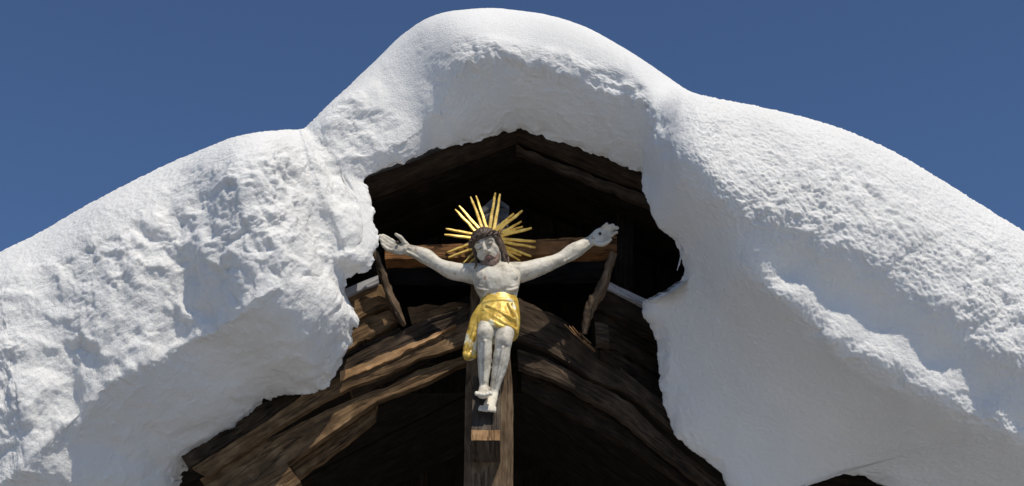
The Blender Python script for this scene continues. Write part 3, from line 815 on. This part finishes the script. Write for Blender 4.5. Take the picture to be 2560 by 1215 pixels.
# legs
ell_tube(FB, [(1222,795,-.21,24,26),(1217,818,-.27,23,25),(1213,836,-.305,21.5,21),(1212,852,-.30,18.5,18),(1212,875,-.285,18.5,19),(1211,905,-.272,17.5,18),(1210,935,-.262,14.5,14),(1210,958,-.255,11.5,12),(1210,972,-.25,12.5,13)], n=54, wsc=.92)
ell_tube(FB, [(1266,800,-.21,25,26),(1263,825,-.27,25,25),(1259,850,-.30,23,22),(1257,868,-.292,20.5,19),(1254,890,-.28,21,20),(1249,918,-.265,19,18),(1242,948,-.252,15,14),(1236,972,-.243,12,12),(1233,986,-.24,13,13)], n=54, wsc=.92)
ball(FB, P(1213, 832, -.330), (.020, .016, .024)); ball(FB, P(1259, 847, -.327), (.022, .016, .025))
wtube(FB, [P(1213,850,-.335), P(1212,900,-.306), P(1210,955,-.278)], [.007, .007, .005], n=12, ns=8)
wtube(FB, [P(1258,866,-.33), P(1249,920,-.298), P(1236,970,-.264)], [.007, .007, .005], n=12, ns=8)
# feet
wtube(FB, [P(1210,970,-.25), P(1209,978,-.285), P(1208,985,-.33), P(1207,988,-.352)], [.023, .025, .029, .024], n=14, ns=14, flat=.7)
for k in range(5):
    wtube(FB, [P(1193 + 8.2 * k, 985 - 1.2 * abs(k - 1.2), -.345), P(1191 + 8.8 * k, 986 - 1.6 * abs(k - 2), -.375), P(1190.5 + 9 * k, 990 - 1.4 * abs(k - 2), -.385)], [.0095, .0095, .007], n=8, ns=8)
wtube(FB, [P(1233,984,-.24), P(1230,998,-.27), P(1224,1013,-.295), P(1220,1021,-.31)], [.023, .024, .028, .024], n=14, ns=14, flat=.7)
for k in range(5):
    wtube(FB, [P(1203 + 8.2 * k, 1017 + .6 * k, -.305), P(1200 + 9 * k, 1022 + .9 * k, -.328), P(1199 + 9.4 * k, 1027 + .9 * k, -.334)], [.0095, .0095, .007], n=8, ns=8)

# head, built in its own axes: x to the viewer's right, -y to the viewer, z up
HM = Matrix.Translation(V(1220, 623, -.25)) @ Matrix.Rotation(R(-17), 4, 'Y') @ Matrix.Rotation(R(-18), 4, 'Z') @ Matrix.Rotation(R(14), 4, 'X')
hb = bmesh.new()
def hball(c, r): ball(hb, c, r, seg=20)
hball((0, .012, .028), (.063, .078, .078))
hball((0, -.012, -.028), (.053, .055, .074))
hball((0, -.024, -.078), (.030, .030, .026))
for s_ in (-1, 1):
    hball((s_ * .032, -.034, -.022), (.024, .020, .030))
    wtube(hb, [(s_ * .008, -.064, .024), (s_ * .026, -.065, .030), (s_ * .047, -.048, .022)], [.007, .0075, .006], n=10, ns=8)
    hball((s_ * .0265, -.056, .009), (.0150, .0110, .0095))
wtube(hb, [(0, -.062, .030), (0, -.074, .008), (0, -.086, -.014), (0, -.090, -.026)], [.009, .0095, .011, .012], n=12, ns=10)
for s_ in (-1, 1): hball((s_ * .0115, -.074, -.027), (.009, .010, .007))
wtube(hb, [(-.019, -.058, -.052), (0, -.068, -.048), (.019, -.058, -.052)], [.003, .004, .003], n=10, ns=8)
wtube(hb, [(-.015, -.056, -.060), (0, -.062, -.060), (.015, -.056, -.060)], [.003, .005, .003], n=10, ns=8)
hb.transform(HM)
tmp = bpy.data.meshes.new('tmp'); hb.to_mesh(tmp); hb.free()
FB.from_mesh(tmp); bpy.data.meshes.remove(tmp)

def remeshed(name, bm, voxel, smooth_it, mat, parent, fac=.5):
    bmesh.ops.recalc_face_normals(bm, faces=bm.faces)
    me = bpy.data.meshes.new(name); bm.to_mesh(me); bm.free()
    o = bpy.data.objects.new(name + '_build', me); COL.objects.link(o)
    r = o.modifiers.new('r', 'REMESH'); r.mode = 'VOXEL'; r.voxel_size = voxel; r.use_smooth_shade = True
    if smooth_it:
        s_ = o.modifiers.new('s', 'SMOOTH'); s_.factor = fac; s_.iterations = smooth_it
    dg = bpy.context.evaluated_depsgraph_get()
    out = bpy.data.meshes.new_from_object(o.evaluated_get(dg))
    bpy.data.objects.remove(o); bpy.data.meshes.remove(me)
    out.name = name
    return link(name, out, mat, parent)

def displace(o, fn):
    me = o.data
    n = len(me.vertices)
    co = np.empty(n * 3, np.float32); me.vertices.foreach_get('co', co); co = co.reshape(-1, 3).astype(float)
    no = np.empty(n * 3, np.float32); me.vertex_normals.foreach_get('vector', no); no = no.reshape(-1, 3)
    co = co + no * fn(co)[:, None]
    me.vertices.foreach_set('co', co.reshape(-1).astype(np.float32)); me.update()

body = remeshed('body', FB, .0032, 4, M_SKIN, figure)
displace(body, lambda c: .0012 * fbm(c * 45, 3))

# hair and beard
def HP(p): return HM @ Vector(p)
hh = bmesh.new()
for s_ in (-1, 1):
    for k in range(7):
        a = k / 6
        pts = [(s_ * (.020 + .030 * a), -.042 + .050 * a, .080 - .012 * a), (s_ * (.052 + .010 * a), -.030 + .05 * a, .045), (s_ * (.060 + .008 * a), -.012 + .045 * a, .0), (s_ * (.060 + .006 * a), -.004 + .04 * a, -.045), (s_ * (.055 + .008 * a), -.012 + .045 * a, -.095 - .02 * (k % 2))]
        wtube(hh, [HP(p) for p in pts], [.011, .012, .0115, .010, .006], n=20, ns=10)
ball(hh, HP((0, .022, .038)), (.069, .080, .070), HM.to_3x3())
ball(hh, HP((0, -.012, .064)), (.060, .056, .044), HM.to_3x3())
hair = remeshed('hair', hh, .003, 2, M_HAIR, figure)
displace(hair, lambda c: .004 * perlin(c * np.array([130, 130, 28.])))
# the one long lock that falls on the shoulder
lk = bmesh.new(); lk2 = bmesh.new()
wtube(lk, [HP((.068, -.005, -.06)), V(1268, 640, -.235), V(1271, 650, -.245), V(1270, 664, -.262)], [.010, .008, .006, .004], n=16, ns=10)
wtube(lk2, [HP((-.060, -.005, -.07)), V(1192, 650, -.24), V(1190, 662, -.26), V(1186, 672, -.262)], [.010, .008, .006, .004], n=16, ns=10)
remeshed('hair_lock', lk, .003, 1, M_HAIR, figure)
remeshed('hair_lock', lk2, .003, 1, M_HAIR, figure)
bd = bmesh.new()
for k in range(13):
    a = (k - 6) / 6
    x0 = .046 * a
    pts = [(x0, -.048 + .022 * a * a, -.050 + .028 * a * a), (x0 * .86, -.060 + .028 * a * a, -.078 + .016 * a * a), (x0 * .55 + .004 * ((k % 2) - .5), -.064 + .018 * abs(a), -.106 + .02 * abs(a))]
    wtube(bd, [HP(p) for p in pts], [.007, .0095, .005], n=12, ns=8)
for s_ in (-1, 1):
    wtube(bd, [HP(p) for p in [(s_ * .002, -.071, -.044), (s_ * .014, -.067, -.050), (s_ * .028, -.053, -.068)]], [.005, .0055, .006], n=10, ns=8)
ball(bd, HP((0, -.044, -.088)), (.026, .022, .022)); ball(bd, HP((0, -.050, -.073)), (.020, .014, .009))
beard = remeshed('beard', bd, .0026, 1, M_BEARD, figure)
displace(beard, lambda c: .003 * perlin(c * np.array([120, 120, 40.])))

# painted brows, closed lids and lips
def face_line(name, runs, mat):
    b = bmesh.new()
    for pts, r in runs: wtube(b, [HP(p) for p in pts], r, n=14, ns=8)
    me = bpy.data.meshes.new(name); bmesh.ops.recalc_face_normals(b, faces=b.faces); b.to_mesh(me); b.free()
    for p in me.polygons: p.use_smooth = True
    return link(name, me, mat, figure)
M_LIP = paint_mat('faded_red_paint', [(0.3, (0.20, 0.09, 0.075)), (0.7, (0.36, 0.19, 0.16))], 0.6, scale=60)
for s_ in (-1, 1):
    face_line('eyebrow', [([(s_ * .010, -.0695, .026), (s_ * .026, -.0715, .0335), (s_ * .046, -.0525, .026)], [.0016, .0026, .0012])], M_HAIR)
    face_line('eyelid', [([(s_ * .0145, -.0645, .0045), (s_ * .0265, -.0672, .0015), (s_ * .039, -.0605, .0045)], [.0012, .0019, .0012])], M_HAIR)
face_line('mouth', [([(-.015, -.0665, -.0555), (-.005, -.0735, -.0525), (0, -.0735, -.0538), (.005, -.0735, -.0525), (.015, -.0665, -.0555)], [.0015, .0030, .0026, .0030, .0015]), ([(-.011, -.0665, -.0600), (0, -.0715, -.0612), (.011, -.0665, -.0600)], [.0015, .0030, .0015])], M_LIP)

# crown of thorns
ct = bmesh.new()
for ph in range(3):
    pts, rad = [], []
    for k in range(33):
        a = 2 * math.pi * k / 32
        tw = a * 5 + ph * 2.1
        rr = 1 + .07 * math.cos(tw)
        pts.append(HP((.070 * rr * math.sin(a), .012 - .078 * rr * math.cos(a), .052 + .009 * math.sin(tw) + .006 * math.cos(a))))
        rad.append(.0075)
    wtube(ct, pts, rad, n=130, ns=7)
for k in range(22):
    a = 2 * math.pi * k / 22 + random.uniform(-.1, .1)
    b0 = Vector((.072 * math.sin(a), .012 - .080 * math.cos(a), .056 + random.uniform(-.006, .008)))
    d = Vector((math.sin(a + random.uniform(-.7, .7)), -math.cos(a + random.uniform(-.7, .7)), random.uniform(-.6, 1.0))).normalized()
    wtube(ct, [HP(b0), HP(b0 + d * .014), HP(b0 + d * .026)], [.004, .0028, .0008], n=5, ns=6)
me = bpy.data.meshes.new('crown_of_thorns'); bmesh.ops.recalc_face_normals(ct, faces=ct.faces); ct.to_mesh(me); ct.free()
for p in me.polygons: p.use_smooth = True
link('crown_of_thorns', me, M_HAIR, figure)

# halo of gilded rays
halo = bpy.data.objects.new('halo', None); COL.objects.link(halo); halo.parent = figure
RAYS = [((385,130),(470,352),1),((425,122),(500,348),1),((572,100),(530,352),1.1),((608,108),(565,352),1.1),((268,225),(420,388),1),((297,198),(450,372),1),
 ((196,372),(402,412),1),((186,415),(388,440),1),((205,552),(378,488),1),((215,590),(384,528),1),((330,635),(398,568),.9),((372,642),(420,596),1),
 ((710,255),(592,360),.9),((778,235),(603,372),1.1),((772,318),(640,388),.9),((780,355),(640,400),.9),((848,366),(630,418),1.2),((878,468),(636,448),1),
 ((878,515),(646,474),1),((845,582),(652,508),1),((768,578),(652,530),.8),((760,615),(655,548),.9)]
for (tx, ty), (bx, by), wd in RAYS:
    t3 = P(1050 + tx / 3.0375, 450 + ty / 3.0375, -.165 + rng.uniform(-.008, .008)); b3 = P(1050 + bx / 3.0375, 450 + by / 3.0375, -.165)
    b3 = b3 - (t3 - b3) * .28
    d = t3 - b3; ln = np.linalg.norm(d); d /= ln
    sd = np.cross(d, np.array([0, 1., 0])); sd /= np.linalg.norm(sd)
    n = 9
    rows = []
    off = rng.uniform(0, 40)
    for k in range(n):
        f = k / (n - 1)
        wv_ = wd * (.0100 - .0044 * f) * (1 + .25 * float(mnoise.noise((off, f * 6, 0)))) * (1 if k < n - 1 else .72)
        c = b3 + d * ln * f + sd * .003 * float(mnoise.noise((off, f * 5, 7)))
        rows.append([c - sd * wv_, c - sd * wv_ * .8 + np.array([0, -.004, 0]), c + sd * wv_ * .55 + np.array([0, -.0075, 0]), c + sd * wv_, c + np.array([0, .005, 0])])
    r = np.array(rows)
    r = np.concatenate([r[:1].mean(1, keepdims=True).repeat(5, 1), r, r[-1:].mean(1, keepdims=True).repeat(5, 1)])
    link('ray', grid_mesh('ray', r, closed_v=True, smooth=False), M_RAY, halo)

# loincloth
lc = bmesh.new()
ell_tube(lc, [(1248,748,-.212,44,36),(1248,760,-.214,47,38),(1247,778,-.218,50,42),(1245,800,-.225,53,47),(1243,820,-.232,53,49),(1242,838,-.236,50,47)], n=40, ns=40)
# rolled waist, folds and the hanging end
wtube(lc, [P(1203,768,-.225), P(1215,757,-.272), P(1245,752,-.29), P(1275,752,-.275), P(1292,757,-.23)], [.010, .0115, .0115, .012, .011], n=24, ns=10)
FOLDS = [[(1208,772),(1232,790),(1262,808),(1288,822)], [(1215,762),(1242,776),(1272,792),(1294,802)], [(1204,788),(1225,801),(1250,814),(1274,826)], [(1282,756),(1288,780),(1294,805),(1292,830)], [(1270,756),(1280,775),(1290,790),(1298,800)]]
for k, f_ in enumerate(FOLDS):
    wtube(lc, [P(x_, y_, -.2995 - .012 * math.sin(math.pi * i / 3) - .0002 * (y_ - 760) + (.0012 * max(0, abs(x_ - 1246) - 28))) for i, (x_, y_) in enumerate(f_)], [.006, .0095, .0095, .005], n=16, ns=8)
cloth = None
ell_tube(lc, [(1206,768,-.235,12,14),(1196,795,-.24,17,14),(1186,830,-.235,18,13),(1178,862,-.23,17,12),(1173,884,-.225,15,13),(1173,898,-.225,12,10)], n=30)
wtube(lc, [P(1198,790,-.262), P(1182,840,-.262), P(1166,890,-.25)], [.009, .009, .008], n=14, ns=8)
wtube(lc, [P(1206,790,-.262), P(1194,840,-.262), P(1184,896,-.25)], [.008, .009, .008], n=14, ns=8)
for k in range(4): ball(lc, P(1163 + 8 * k, 886 + 4 * (k % 2), -.248), (.013, .013, .016))
cloth = remeshed('loincloth', lc, .0032, 2, M_GOLD, figure)
displace(cloth, lambda c: .0025 * fbm(c * 30, 2))
# nails through the palms
for c in ((994, 606), (1500, 584)):
    nb = bmesh.new()
    ball(nb, P(*c, -.168), (.008, .006, .008), seg=10)
    me = bpy.data.meshes.new('nail'); nb.to_mesh(me); nb.free()
    link('nail', me, M_IRON, figure)

# ------------------------------------------------------------------ small bits
def twig(name, runs, label):
    b = bmesh.new()
    for pts, r in runs:
        wtube(b, [P(*p) for p in pts], r, n=10, ns=6)
    me = bpy.data.meshes.new(name); b.to_mesh(me); b.free()
    o = link(name, me, M_FROST)
    return tag(o, label, 'twig')
M_FROST = paint_mat('frosted_straw', [(0.3, (0.35, 0.33, 0.30)), (0.7, (0.6, 0.6, 0.6))], 0.7, scale=50)
twig('frosted_straw', [([(1702,606,-.36),(1704,630,-.36),(1700,650,-.355),(1693,676,-.35)], [.004, .004, .003, .002]), ([(1708,610,-.36),(1703,640,-.36),(1698,664,-.355)], [.003, .003, .002])], 'thin frosted straw hanging from the snow edge beside the dark opening')
